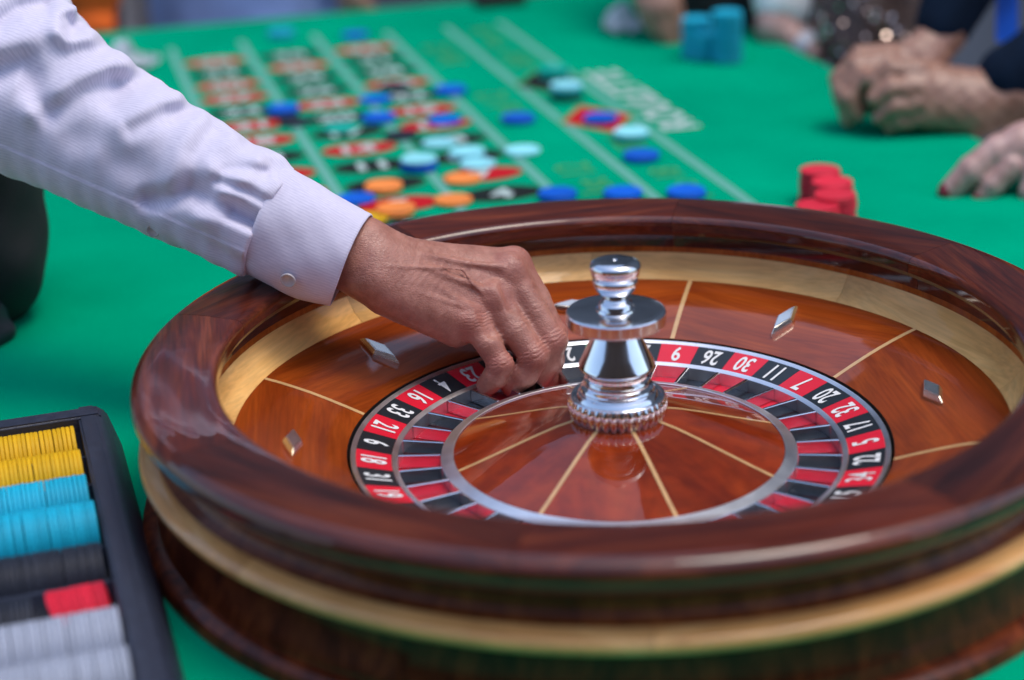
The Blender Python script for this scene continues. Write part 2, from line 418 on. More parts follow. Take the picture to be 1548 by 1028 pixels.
link('table_lettering', tm, None, table, Matrix.Translation(Vector(tl(.460, -1.30, .0012))) @ Matrix.Rotation(R(90), 4, 'Z') @ Matrix.Diagonal((kx, 1, 1, 1)))

# ------------------------------------------------------------------ roulette wheel
wheel = empty('roulette', (0, 0, 0), 0, label='large dark wooden roulette wheel with a chrome turret standing on the green felt', cat='roulette wheel')
def sect(name, prof, off, mat, gap=.10, seg=14, smooth=35, count=8):
    half = 180.0 / count - gap / 2
    me = lathe(name, prof, seg, R(-half), R(half), smooth, True)
    for k in range(count):
        o = link(name, me, mat, wheel, Matrix.Rotation(R(off + 360 / count * (k + .5)), 4, 'Z'))
def arc(cx, cz, r, a0, a1, n): return [(cx + r * math.cos(R(a0 + (a1 - a0) * i / n)), cz + r * math.sin(R(a0 + (a1 - a0) * i / n))) for i in range(n + 1)]
rim = [(.3372, .1120), (.3346, .1165)] + arc(.3424, .1234, .0078, 185, 95, 7) + [(.352, .1322), (.370, .1338), (.386, .1343)] + arc(.3935, .1222, .0118, 85, -40, 10) + \
      [(.396, .1068), (.386, .0995), (.380, .0950), (.352, .0950), (.348, .0965), (.3475, .1135)]
sect('rim_segment', rim, 80, M['mahogany'], .07, 16, 28)
wallp = [(.3475, .1125), (.3488, .100), (.3482, .0895), (.3515, .0895), (.3515, .1125)]
link('inner_wall', lathe('inner_wall', [(.3474, .1134), (.3486, .104), (.3486, .096), (.3478, .0886)], 160), M['wall_wood'], wheel)
track = [(.3478, .0905), (.3435, .083), (.3395, .0772), (.3375, .0748), (.3355, .0736), (.333, .0716), (.3282, .0677), (.3282, .062), (.3478, .062)]
sect('ball_track_segment', track, 94, M['maple'], .06, 16, 50)
RS = [(.3281, .0674), (.3150, .0648), (.30, .0613), (.285, .0573), (.27, .0527), (.2515, .0464), (.2338, .0400)]
sect('track_panel', [(r, z) for r, z in RS] + [(.2338, .032), (.3281, .055)], 76.5, M['rosewood'], .04, 14, 30)
def strip(name, pts, wdt, ang, mat, lift=.0004):
    v = []; f = []
    for r, z in pts:
        v += [(r, -wdt / 2, z + lift), (r, wdt / 2, z + lift), (r, -wdt / 2, z - .002), (r, wdt / 2, z - .002)]
    for i in range(len(pts) - 1):
        a = i * 4
        f += [(a, a + 1, a + 5, a + 4), (a, a + 4, a + 6, a + 2), (a + 1, a + 3, a + 7, a + 5)]
    return recalc(mesh(name, v, f))
me = strip('inlay_strip', RS, .0042, 0, None)
for k in range(8): link('inlay_strip', me, M['inlay'], wheel, Matrix.Rotation(R(76.5 + 45 * k), 4, 'Z'))
# diamonds
def deflector():
    b = bmesh.new(); Lh, Wh = .0262, .0090
    def ring(s, z): return [b.verts.new((x * s, y * s, z)) for x, y in ((Lh, 0), (0, Wh), (-Lh, 0), (0, -Wh))]
    r0, r1, r2 = ring(1.0, -.002), ring(1.0, .0032), ring(.74, .0074)
    for A, B in ((r0, r1), (r1, r2)):
        for i in range(4): b.faces.new((A[i], A[(i + 1) % 4], B[(i + 1) % 4], B[i]))
    b.faces.new(r2)
    bmesh.ops.recalc_face_normals(b, faces=b.faces)
    bmesh.ops.bevel(b, geom=list(b.edges), offset=.0006, segments=2, affect='EDGES')
    me = bpy.data.meshes.new('deflector'); b.to_mesh(me); b.free()
    me.polygons.foreach_set('use_smooth', [True] * len(me.polygons)); me.set_sharp_from_angle(angle=R(25)); return me
me = deflector(); sl = math.atan2(.0613 - .0527, .03)
for k in range(8):
    mw = Matrix.Rotation(R(54 + 45 * k), 4, 'Z') @ Matrix.Translation((.279, 0, .0553)) @ Matrix.Rotation(-sl, 4, 'Y') @ Matrix.Rotation(R(90 * (k % 2)), 4, 'Z')
    link('deflector', me, M['stud'], wheel, mw)
# outside of the bowl
link('cove_molding', lathe('cove_molding', [(.3800, .0956), (.3795, .0935), (.3797, .0885), (.3828, .0838), (.3895, .0802)], 160, smooth=40), M['cove_wood'], wheel)
sect('gold_band_segment', [(.380, .0800), (.3905, .0800), (.3950, .0787)] + arc(.3972, .0708, .0068, 85, -70, 8) + [(.392, .0625), (.380, .0625)], -132, M['gold_wood'], .05, 16, 45)
link('lower_body', lathe('lower_body', [(.391, .0622), (.3865, .058), (.385, .052), (.387, .040), (.3905, .028), (.3945, .018), (.3945, .0165), (.401, .0150), (.4065, .011), (.4085, .005), (.4085, .0004)], 160, smooth=30), M['dark_body'], wheel)
link('bowl_floor', lathe('bowl_floor', [(.3945, .0006), (0.0, .0006)], 96), M['shadow_gap'], wheel)
link('bowl_groove', lathe('bowl_groove', [(.2337, .0395), (.2337, .008), (.150, .008)], 160), M['shadow_gap'], wheel)
# rotor rings
link('outer_ring', lathe('outer_ring', [(.2308, .030), (.2308, .0388), (.2302, .0393), (.2268, .0380), (.2262, .0375), (.2262, .034)], 190, smooth=30), M['silver'], wheel)
Z_OUT, Z_IN, R_OUT, R_IN = .0374, .0296, .2262, .1958
link('middle_ring', lathe('middle_ring', [(.1960, .026), (.1960, .0306), (.1953, .0311), (.1916, .0297), (.1909, .0291), (.1906, .013)], 190, smooth=30), M['silver'], wheel)
link('inner_ring', lathe('inner_ring', [(.1540, .013), (.1537, .0276), (.1531, .0285), (.1485, .0298), (.1434, .0311), (.1427, .0308), (.1424, .028)], 190, smooth=30), M['silver'], wheel)
SEQ = ['0', '28', '9', '26', '30', '11', '7', '20', '32', '17', '5', '22', '34', '15', '3', '24', '36', '13', '1', '00', '27', '10', '25', '29', '12', '8', '19', '31', '18', '6', '21', '33', '16', '4', '23', '35', '14', '2']
DA = 360 / 38
tile = lathe('number_tile', [(R_OUT, Z_OUT), (R_IN, Z_IN), (R_IN, Z_IN - .004), (R_OUT, Z_OUT - .004)], 5, R(-DA / 2 + .03), R(DA / 2 - .03), 30, True)
floor_ = lathe('pocket', [(.1905, .0172), (.1905, .0162), (.1540, .0162), (.1540, .0172), (.173, .0168)], 5, R(-DA / 2 + .02), R(DA / 2 - .02), 30, True)
def coloured(me, mt):
    c = me.copy(); c.materials.append(mt); return c
tiles = {k: coloured(tile, M[k]) for k in ('red', 'black', 'green')}; floors = {k: coloured(floor_, M[k]) for k in ('red', 'black', 'green')}
def fretme():
    b = bmesh.new()
    sec = [(-.0016, .0169), (.0016, .0169), (.0013, .0277), (.0009, .0284), (-.0009, .0284), (-.0013, .0277)]
    A = [b.verts.new((.1541, y, z + .0004)) for y, z in sec]; B = [b.verts.new((.1904, y * 1.15, z + .0012)) for y, z in sec]
    n = len(sec)
    for i in range(n): b.faces.new((A[i], A[(i + 1) % n], B[(i + 1) % n], B[i]))
    b.faces.new(A[::-1]); b.faces.new(B); bmesh.ops.recalc_face_normals(b, faces=b.faces)
    me = bpy.data.meshes.new('fret'); b.to_mesh(me); b.free(); return me
fm = fretme()
sl2 = math.atan2(Z_OUT - Z_IN, R_OUT - R_IN)
for i, s in enumerate(SEQ):
    a = R(93 - DA * i)
    k = 'green' if s in ('0', '00') else ('red' if int(s) in REDS else 'black')
    rot = Matrix.Rotation(a, 4, 'Z')
    o = link('number_tile', tiles[k], None, wheel, rot)
    rm = (R_OUT + R_IN) / 2
    nm = text_mesh(s, .0232, .006 if '4' in s else .02, .56)
    if not nm.materials: nm.materials.append(M['white_ink'])
    link('numeral', nm, None, o, Matrix.Translation((rm, 0, (Z_OUT + Z_IN) / 2 + .0006)) @ Matrix.Rotation(-sl2, 4, 'Y') @ Matrix.Rotation(R(90), 4, 'Z'))
    link('pocket', floors[k], None, wheel, rot)
    link('fret', fm, M['fret'], wheel, Matrix.Rotation(a - R(DA / 2), 4, 'Z'))
# cone
CP = [(.1424, .0300), (.125, .0352), (.10, .0432), (.075, .0513), (.055, .0572), (.040, .0603), (.030, .0608)]
sect('cone_panel', CP + [(.030, .030), (.1424, .026)], -26.5, M['cone_wood'], .05, 10, 30)
me = strip('cone_inlay', CP, .0032, 0, None)
for k in range(8): link('cone_inlay', me, M['inlay'], wheel, Matrix.Rotation(R(-26.5 + 45 * k), 4, 'Z'))
# turret
NF = 36
def flute(a, r, z): return 1 - (.075 * (1 - abs(math.sin(a * NF / 2))) ** 1.6 if z < .0772 and r > .034 else 0)
base = [(.030, .0575), (.0375, .0580), (.0398, .0595), (.0414, .0620), (.0424, .066), (.0428, .070), (.0428, .0735), (.0423, .0758), (.0414, .0771), (.0408, .0790), (.0400, .0800), (.0385, .0802), (.0372, .0795), (.0362, .0782)]
link('turret_base', lathe('turret_base', base, 36 * 10, smooth=50, rmod=flute), M['chrome'], wheel)
stem = [(.0362, .0782), (.0352, .0796), (.0344, .0815), (.0334, .0826), (.0318, .0832), (.0312, .0840), (.0316, .0852), (.0318, .0864), (.0312, .0876), (.0298, .0884), (.0284, .0890), (.0274, .0900), (.0275, .0914), (.0282, .0926),
        (.0285, .0938), (.0280, .0950), (.0266, .0958), (.0258, .0966), (.0256, .0985), (.0258, .1000), (.0262, .1008), (.0266, .1012), (.0316, .1050), (.0324, .1058), (.0327, .1066), (.0325, .1074), (.0321, .1084), (.0270, .1197), (.0186, .1384), (.0181, .1396), (.0176, .1403), (.0170, .1407), (.0160, .1412), (.0155, .1440)]
link('turret_stem', lathe('turret_stem', stem, 120, smooth=26), M['chrome'], wheel)
disc = [(.010, .1432), (.0395, .1432), (.0412, .1440), (.0421, .1452), (.0421, .1545), (.0414, .1556), (.0402, .1560), (.020, .1566), (.0165, .1568), (.010, .1570)]
link('turret_disc', lathe('turret_disc', disc, 120, smooth=30), M['disc_metal'], wheel)
knob = [(.0170, .1567), (.0165, .1580), (.0145, .1590), (.0140, .1602), (.0146, .1615), (.0140, .1632), (.0118, .1645), (.0105, .1665), (.0108, .1685), (.0130, .1705), (.0160, .1740), (.0182, .1785), (.0190, .1820), (.0186, .1838), (.0180, .1845),
        (.0183, .1856), (.0196, .1870), (.0202, .1890), (.0203, .1912), (.0212, .1924), (.0215, .1945), (.0210, .1966), (.0196, .1985), (.0165, .1998), (.0060, .2006), (.0022, .2004), (.0016, .1996), (0, .1996)]
link('turret_knob', lathe('turret_knob', knob, 96, smooth=40), M['chrome'], wheel)

# ------------------------------------------------------------------ chips lying on the table
CR, CT = .0255, .0040
chip_prof = [(0, 0), (CR - .0008, 0), (CR, .0006), (CR, CT - .0006), (CR - .0008, CT), (CR * .84, CT), (CR * .80, CT - .0004), (0, CT - .0004)]
chip_base = lathe('chip', chip_prof, 40, smooth=35)
chip_me = {k: coloured(chip_base, M['chip_' + k]) for k in CH}
def put_chip(colour, P, label, group, tilt=None):
    o = link('casino_chip', chip_me[colour], None, None, Matrix.Translation(Vector(P)) @ Matrix.Rotation(random.random() * 6.28, 4, 'Z'))
    return tag(o, label, 'chip', group)
# (pixel of the top face, chips from the bottom up, label of the top chip, word for where it is)
CN = dict(blue='blue', cyan='bright cyan', pale='pale cyan', orange='orange', yellow='yellow', red='red', teal='teal green', black='black', grey='grey')
STK = [
 (428, 163, ['black', 'blue', 'blue'], 'on the line beside the red 23'),
 (568, 150, ['blue'], 'between the 22 and 23 ovals, farther of two'),
 (573, 176, ['blue', 'blue'], 'between the 19 and 20 ovals, nearer of two'),
 (672, 181, ['blue'], 'on the right half of the red 16 oval'),
 (681, 134, ['blue', 'blue'], 'on the line right of the black 22 oval'),
 (783, 177, ['blue', 'blue'], 'alone below the yellow 2nd 12 lettering'),
 (908, 177, ['blue', 'blue'], 'on the red diamond'),
 (970, 233, ['blue', 'blue'], 'alone below the pale stack beside the red diamond'),
 (633, 240, ['blue', 'blue', 'blue', 'pale'], 'at the end of the black 11 oval'),
 (538, 300, ['blue'], 'just above the shirt cuff'),
 (843, 291, ['blue', 'blue'], 'behind the rim, leftmost of three'),
 (942, 290, ['blue', 'blue'], 'behind the rim, middle of three'),
 (1037, 288, ['blue', 'blue'], 'behind the rim, rightmost of three'),
 (537, 52, ['blue'], 'above the red 34 oval at the far end'),
 (425, 47, ['cyan', 'cyan', 'cyan'], 'above the black 35 oval at the far end'),
 (664, 216, ['pale'], 'in the cluster on the black 13 oval, upper left one'),
 (706, 229, ['pale', 'pale'], 'in the cluster between 10 and 13, middle one'),
 (722, 247, ['pale'], 'in the cluster on the black 10 oval, nearest one'),
 (790, 227, ['pale'], 'alone on the line right of the black 10 oval'),
 (856, 128, ['black', 'black', 'teal', 'teal', 'cyan', 'pale'], 'on the stack over the black diamond'),
 (838, 104, ['teal', 'teal', 'teal', 'teal'], 'beyond the stack over the black diamond'),
 (954, 199, ['teal', 'cyan', 'pale'], 'on the stack just right of the red diamond'),
 (515, 193, ['teal'], 'over the black 17 oval'),
 (580, 280, ['orange', 'orange'], 'on the black 8 oval'),
 (598, 314, ['orange', 'orange'], 'on the red 5 oval, nearest the cuff'),
 (700, 270, ['orange'], 'on the left half of the red 7 oval'),
 (685, 302, ['orange'], 'on the left half of the black 4 oval'),
 (556, 330, ['yellow'], 'peeping out between the cuff and the rim'),
 (446, 184, ['black'], 'on the line beside the black 20 oval'),
 (606, 204, ['black'], 'on the line below the black 19 oval'),
 (597, 131, ['black'], 'on the line beside the red 25 oval'),
]
for x, y, st, where in STK:
    top = onz(x, y, CT * len(st))
    for i, c in enumerate(st):
        jit = np.array([random.uniform(-.0015, .0015), random.uniform(-.0015, .0015), 0]) if i < len(st) - 1 else 0
        P = np.array([top[0], top[1], .0018 + i * CT]) + jit
        if len(st) == 1: lb = f'{CN[c]} chip lying {where}'
        elif i == len(st) - 1: lb = f'top {CN[c]} chip {where}'
        elif i == 0: lb = f'bottom {CN[c]} chip of the stack {where}'
        else: lb = f'{CN[c]} chip, number {i + 1} from below in the stack {where}'
        words = lb.split()
        put_chip(c, P, ' '.join(words[:16]), 'chips bet on the layout')
# red stacks beyond the rim
for x, y, n, wh in ((1240, 257, 9, 'farthest red stack'), (1258, 275, 9, 'second red stack'), (1263, 294, 9, 'rightmost nearer red stack'), (1236, 311, 8, 'nearest red stack at the rim')):
    top = onz(x, y, .0045 * n)
    z0 = .0018
    for i in range(n):
        P = np.array([top[0] + random.uniform(-.001, .001), top[1] + random.uniform(-.001, .001), z0 + i * .0045])
        put_chip('red', P, ('top chip of the ' if i == n - 1 else 'red chip inside the ') + wh + ' on the felt', 'red chips of the ' + wh)
for x, y, n, wh in ((1053, 28, 15, 'left cyan stack'), (1100, 18, 19, 'right taller cyan stack'), (1066, 50, 10, 'front lower cyan stack')):
    top = onz(x, y, .0045 * n)
    for i in range(n):
        P = np.array([top[0] + random.uniform(-.001, .001), top[1] + random.uniform(-.001, .001), .0018 + i * .0045])
        put_chip('cyan', P, ('top chip of the ' if i == n - 1 else 'cyan chip inside the ') + wh + ' by the far player', 'cyan chips of the ' + wh)

# ------------------------------------------------------------------ chip rack
RD = np.array([0.34481898, -0.9386692, 0]); RN = np.array([0.9386692, 0.34481898, 0]); RANG = math.atan2(RN[1], RN[0])
def rtab(n, t, z=0.0): return RN * n + RD * t + np.array([0, 0, z])
rk = empty('chip_rack', tuple(rtab(-.52, .03)), RANG, label='black plastic chip tray with sloping edge beside the wheel', cat='chip tray')
def rl(n, t, z=0): return (n + .52, -(t - .03), z)
N0, N1, T0, T1, RZ = -.632, -.410, -.232, .335, .047
def trough():
    # long section along t, extruded along n; rounded channels
    prof = []
    for k in range(8):
        tc_ = -.1765 + .059 * k
        for q in range(0, 9):
            a = math.pi + math.pi * q / 8
            prof.append((tc_ + .0275 * math.cos(a), .034 + .0275 * math.sin(a)))
    return prof
pr = trough()
v = []; f = []
for t, z in pr:
    v += [rl(N0 + .03, t, z), rl(N1 - .0285, t, z)]
for i in range(len(pr) - 1): f.append((2 * i, 2 * i + 1, 2 * i + 3, 2 * i + 2))
link('channels', recalc(mesh('channels', v, f, 60)), M['rack'], rk)
def frame_part(name, a, b, outer, axis):
    pass
fr = []
# rails: flat top then a sloping outer face down to the felt
def rail(name, pts2, n_or_t, lo, hi):
    v = []; f = []
    for e in (lo, hi):
        for a, z in pts2: v.append(rl(a, e, z) if n_or_t == 'n' else rl(e, a, z))
    k = len(pts2)
    for i in range(k): f.append((i, (i + 1) % k, k + (i + 1) % k, k + i))
    f.append(list(range(k))[::-1]); f.append([k + i for i in range(k)])
    me = recalc(mesh(name, v, f))
    b = bmesh.new(); b.from_mesh(me); bmesh.ops.bevel(b, geom=list(b.edges), offset=.0022, segments=3, affect='EDGES'); b.to_mesh(me); b.free()
    me.polygons.foreach_set('use_smooth', [True] * len(me.polygons)); me.set_sharp_from_angle(angle=R(40))
    link(name, me, M['rack'], rk)
rail('side_rail', [(N1 - .030, .0015), (N1 - .030, RZ), (N1 - .014, RZ), (N1 - .004, RZ - .008), (N1 + .007, .0015)], 'n', T0, T1)
rail('side_rail', [(N0 - .012, .0015), (N0 + .002, RZ - .006), (N0 + .012, RZ), (N0 + .030, RZ), (N0 + .030, .0015)], 'n', T0, T1)
rail('end_rail', [(T0 - .012, .0015), (T0 - .002, RZ - .006), (T0 + .006, RZ + .001), (T0 + .027, RZ + .001), (T0 + .027, .0015)], 't', N0 + .002, N1 - .010)
rail('end_rail', [(T1 - .008, .0015), (T1 - .008, RZ + .001), (T1 + .01, RZ + .001), (T1 + .02, .0015)], 't', N0 + .002, N1 - .004)
rows = [  # channel, z of the row axis, colour, start n, count, label
 (0, .0245, 'yellow', -.4455, 50, 'yellow chip in the farthest row of the tray'),
 (1, .0270, 'yellow', -.4445, 50, 'yellow chip in the second row of the tray'),
 (2, .0300, 'cyan', -.4450, 50, 'cyan chip in the farther cyan row'),
 (3, .0325, 'cyan', -.4430, 50, 'cyan chip in the nearer, taller cyan row'),
 (4, .0245, 'black', -.4445, 22, 'black chip in the right part of the black row'),
 (4, .0225, 'black', -.520, 18, 'black chip in the left part of the black row'),
 (5, .0225, 'red', -.4430, 10, 'red chip in the short leaning red row'),
 (5, .0200, 'black', -.5, 18, 'black chip left of the short red row'),
 (6, .0310, 'grey', -.4425, 52, 'grey chip in the farther grey row'),
 (7, .0320, 'grey', -.4420, 52, 'grey chip in the nearest grey row'),
]
for ch, z, c, n0, cnt, lb in rows:
    tc_ = -.1765 + .059 * ch
    th = .0037
    n = n0
    for i in range(cnt):
        if n - th < -.548: break
        lean = R(random.uniform(-.6, .6)); zz = z + random.uniform(-.0003, .0004)
        if c == 'red': lean = R(-14 - i * 1.0)
        if ch == 0 and i == 0: n += .0
        P = rtab(n, tc_, zz)
        cc = 'violet' if (ch == 6 and i in (23, 24)) else c
        me = chip_me[cc]
        mw = Matrix.Translation(Vector(P)) @ Matrix.Rotation(RANG, 4, 'Z') @ Matrix.Rotation(R(-90) + lean, 4, 'Y')
        o = link('casino_chip', me, None, None, mw @ Matrix.Diagonal((1, 1, .9, 1)))
        tag(o, lb if cc == c else 'violet chip between the grey chips in the farther grey row', 'chip', ('row of the tray: ' + lb) if cc == c else 'violet chips in the tray')
        n -= th * (1.0 if c != 'red' else 1.02) + (.0006 if random.random() < .12 else 0)

# ------------------------------------------------------------------ cloth and skin materials
def skin_mat(name, base, red, bumpk=1.0):
    mt, t, b = new_mat(name)
    tc = N(t, 'ShaderNodeTexCoord'); at = N(t, 'ShaderNodeAttribute'); at.attribute_name = 'skin'
    sp = N(t, 'ShaderNodeSeparateXYZ'); L(t, at.outputs['Vector'], sp.inputs[0])
    n1 = N(t, 'ShaderNodeTexNoise'); n1.inputs['Scale'].default_value = 55; n1.inputs['Detail'].default_value = 6; n1.inputs['Roughness'].default_value = .65
    L(t, tc.outputs['Object'], n1.inputs['Vector'])
    rp = N(t, 'ShaderNodeValToRGB'); e = rp.color_ramp.elements
    e[0].position = .32; e[0].color = (base[0] * .72, base[1] * .62, base[2] * .60, 1); e[1].position = .68; e[1].color = (base[0] * 1.15, base[1] * 1.18, base[2] * 1.2, 1)
    L(t, n1.outputs['Fac'], rp.inputs['Fac'])
    mx = N(t, 'ShaderNodeMixRGB'); mx.inputs['Color2'].default_value = (*red, 1)
    L(t, sp.outputs[0], mx.inputs['Fac']); L(t, rp.outputs[0], mx.inputs['Color1'])
    mx2 = N(t, 'ShaderNodeMixRGB'); mx2.inputs['Color2'].default_value = (.24, .012, .025, 1)
    L(t, sp.outputs[1], mx2.inputs['Fac']); L(t, mx.outputs[0], mx2.inputs['Color1'])
    L(t, mx2.outputs[0], b.inputs['Base Color'])
    b.inputs['Roughness'].default_value = .40; b.inputs['Specular IOR Level'].default_value = .55
    b.inputs['Subsurface Weight'].default_value = .12; b.inputs['Subsurface Radius'].default_value = (.006, .002, .001); b.inputs['Subsurface Scale'].default_value = .6
    # fine skin lines and pores
    vo = N(t, 'ShaderNodeTexVoronoi'); vo.feature = 'DISTANCE_TO_EDGE'; vo.inputs['Scale'].default_value = 420
    mp = N(t, 'ShaderNodeMapping'); mp.inputs['Rotation'].default_value = (0, R(20), R(35)); mp.inputs['Scale'].default_value = (.55, 1.3, 1)
    L(t, tc.outputs['Object'], mp.inputs['Vector']); L(t, mp.outputs[0], vo.inputs['Vector'])
    vm = N(t, 'ShaderNodeMapRange'); vm.inputs['From Max'].default_value = .18; L(t, vo.outputs['Distance'], vm.inputs['Value'])
    n2 = N(t, 'ShaderNodeTexNoise'); n2.inputs['Scale'].default_value = 190; n2.inputs['Detail'].default_value = 5
    L(t, mp.outputs[0], n2.inputs['Vector'])
    ad = N(t, 'ShaderNodeMath', operation='MULTIPLY_ADD'); ad.inputs[1].default_value = .45
    L(t, vm.outputs[0], ad.inputs[0]); L(t, n2.outputs['Fac'], ad.inputs[2])
    bu = N(t, 'ShaderNodeBump'); bu.inputs['Strength'].default_value = .42 * bumpk; bu.inputs['Distance'].default_value = .0011
    L(t, ad.outputs[0], bu.inputs['Height']); L(t, bu.outputs[0], b.inputs['Normal'])
    return mt
M['skin'] = skin_mat('weathered skin', (.43, .19, .137), (.46, .125, .095))
M['skin2'] = skin_mat('pinkish skin', (.52, .32, .28), (.45, .16, .13), .5)
M['skin3'] = skin_mat('tanned skin', (.36, .19, .13), (.38, .13, .10), .5)
def shirt_mat():
    mt, t, b = new_mat('lavender shirt cloth')
    at = N(t, 'ShaderNodeAttribute'); at.attribute_name = 'cloth'
    sp = N(t, 'ShaderNodeSeparateXYZ'); L(t, at.outputs['Vector'], sp.inputs[0])
    tc = N(t, 'ShaderNodeTexCoord')
    n0 = N(t, 'ShaderNodeTexNoise'); n0.inputs['Scale'].default_value = 40; L(t, tc.outputs['Object'], n0.inputs['Vector'])
    ma = N(t, 'ShaderNodeMath', operation='MULTIPLY_ADD'); ma.inputs[1].default_value = .0016; L(t, n0.outputs['Fac'], ma.inputs[0]); L(t, sp.outputs[1], ma.inputs[2])
    w1 = N(t, 'ShaderNodeMath', operation='MULTIPLY'); w1.inputs[1].default_value = 2 * math.pi / .0030; L(t, ma.outputs[0], w1.inputs[0])
    s1 = N(t, 'ShaderNodeMath', operation='SINE'); L(t, w1.outputs[0], s1.inputs[0])
    cb = N(t, 'ShaderNodeCombineXYZ')
    xs = N(t, 'ShaderNodeMath', operation='MULTIPLY'); xs.inputs[1].default_value = 120; L(t, sp.outputs[0], xs.inputs[0])
    ys = N(t, 'ShaderNodeMath', operation='MULTIPLY'); ys.inputs[1].default_value = 900; L(t, sp.outputs[1], ys.inputs[0])
    L(t, xs.outputs[0], cb.inputs[0]); L(t, ys.outputs[0], cb.inputs[1])
    n1 = N(t, 'ShaderNodeTexNoise'); n1.inputs['Scale'].default_value = 1; n1.inputs['Detail'].default_value = 3; L(t, cb.outputs[0], n1.inputs['Vector'])
    sm = N(t, 'ShaderNodeMath', operation='MULTIPLY_ADD'); sm.inputs[1].default_value = .13; L(t, s1.outputs[0], sm.inputs[0]); L(t, n1.outputs['Fac'], sm.inputs[2])
    rp = N(t, 'ShaderNodeValToRGB'); e = rp.color_ramp.elements
    e[0].position = .25; e[0].color = (.58, .545, .68, 1); e[1].position = .75; e[1].color = (.725, .685, .81, 1)
    L(t, sm.outputs[0], rp.inputs['Fac']); L(t, rp.outputs[0], b.inputs['Base Color'])
    b.inputs['Roughness'].default_value = .85; b.inputs['Specular IOR Level'].default_value = .2; b.inputs['Sheen Weight'].default_value = .15
    bu = N(t, 'ShaderNodeBump'); bu.inputs['Strength'].default_value = .16; bu.inputs['Distance'].default_value = .0008
    L(t, sm.outputs[0], bu.inputs['Height']); L(t, bu.outputs[0], b.inputs['Normal'])
    return mt
M['shirt'] = shirt_mat()
M['vest'] = plain('black waistcoat cloth', (.006, .009, .010), .8, var=.3, scale=25, bump=.4, bscale=500)
M['navy'] = plain('navy jacket cloth', (.004, .011, .026), .95, spec=.12, var=.25, scale=20, bump=.3, bscale=400)
M['navy_dark'] = plain('dark navy cloth', (.010, .012, .022), .6, var=.3, scale=40, bump=.5, bscale=120)

# ------------------------------------------------------------------ the croupier
DH = 1.69
croupier = empty('person', tuple(px(-60, 420, 2.0)), 0, label='croupier in a lavender shirt and black waistcoat reaching into the wheel', cat='person')
def PE(o):
    o.matrix_parent_inverse = croupier.matrix_basis.inverted(); return o
WR, RI, MI, IX = 0, 0, 0, 0
hand_bones = dict(
 pinky=[(716, 487, 34, 22), (738, 520, 44, 19.5), (756, 550, 44, 18.5), (748, 570, 35, 18), (737, 582, 24, 16.5)],
 ring=[(748, 452, 22, 24), (778, 499, 30, 21.5), (806, 539, 30, 21.5), (794, 565, 20, 20), (774, 582, 8, 18)],
 middle=[(771, 413, 2, 25), (805, 469, 8, 22), (834, 515, 8, 22), (829, 548, -4, 19.5), (812, 576, -18, 17.5)],
 index=[(779, 396, -24, 22), (812, 450, -24, 19), (838, 505, -26, 18), (836, 545, -34, 16), (822, 580, -36, 13.5)],
 thumb=[(700, 450, -60, 26), (790, 520, -60, 19), (828, 560, -52, 14), (838, 578, -44, 12)])
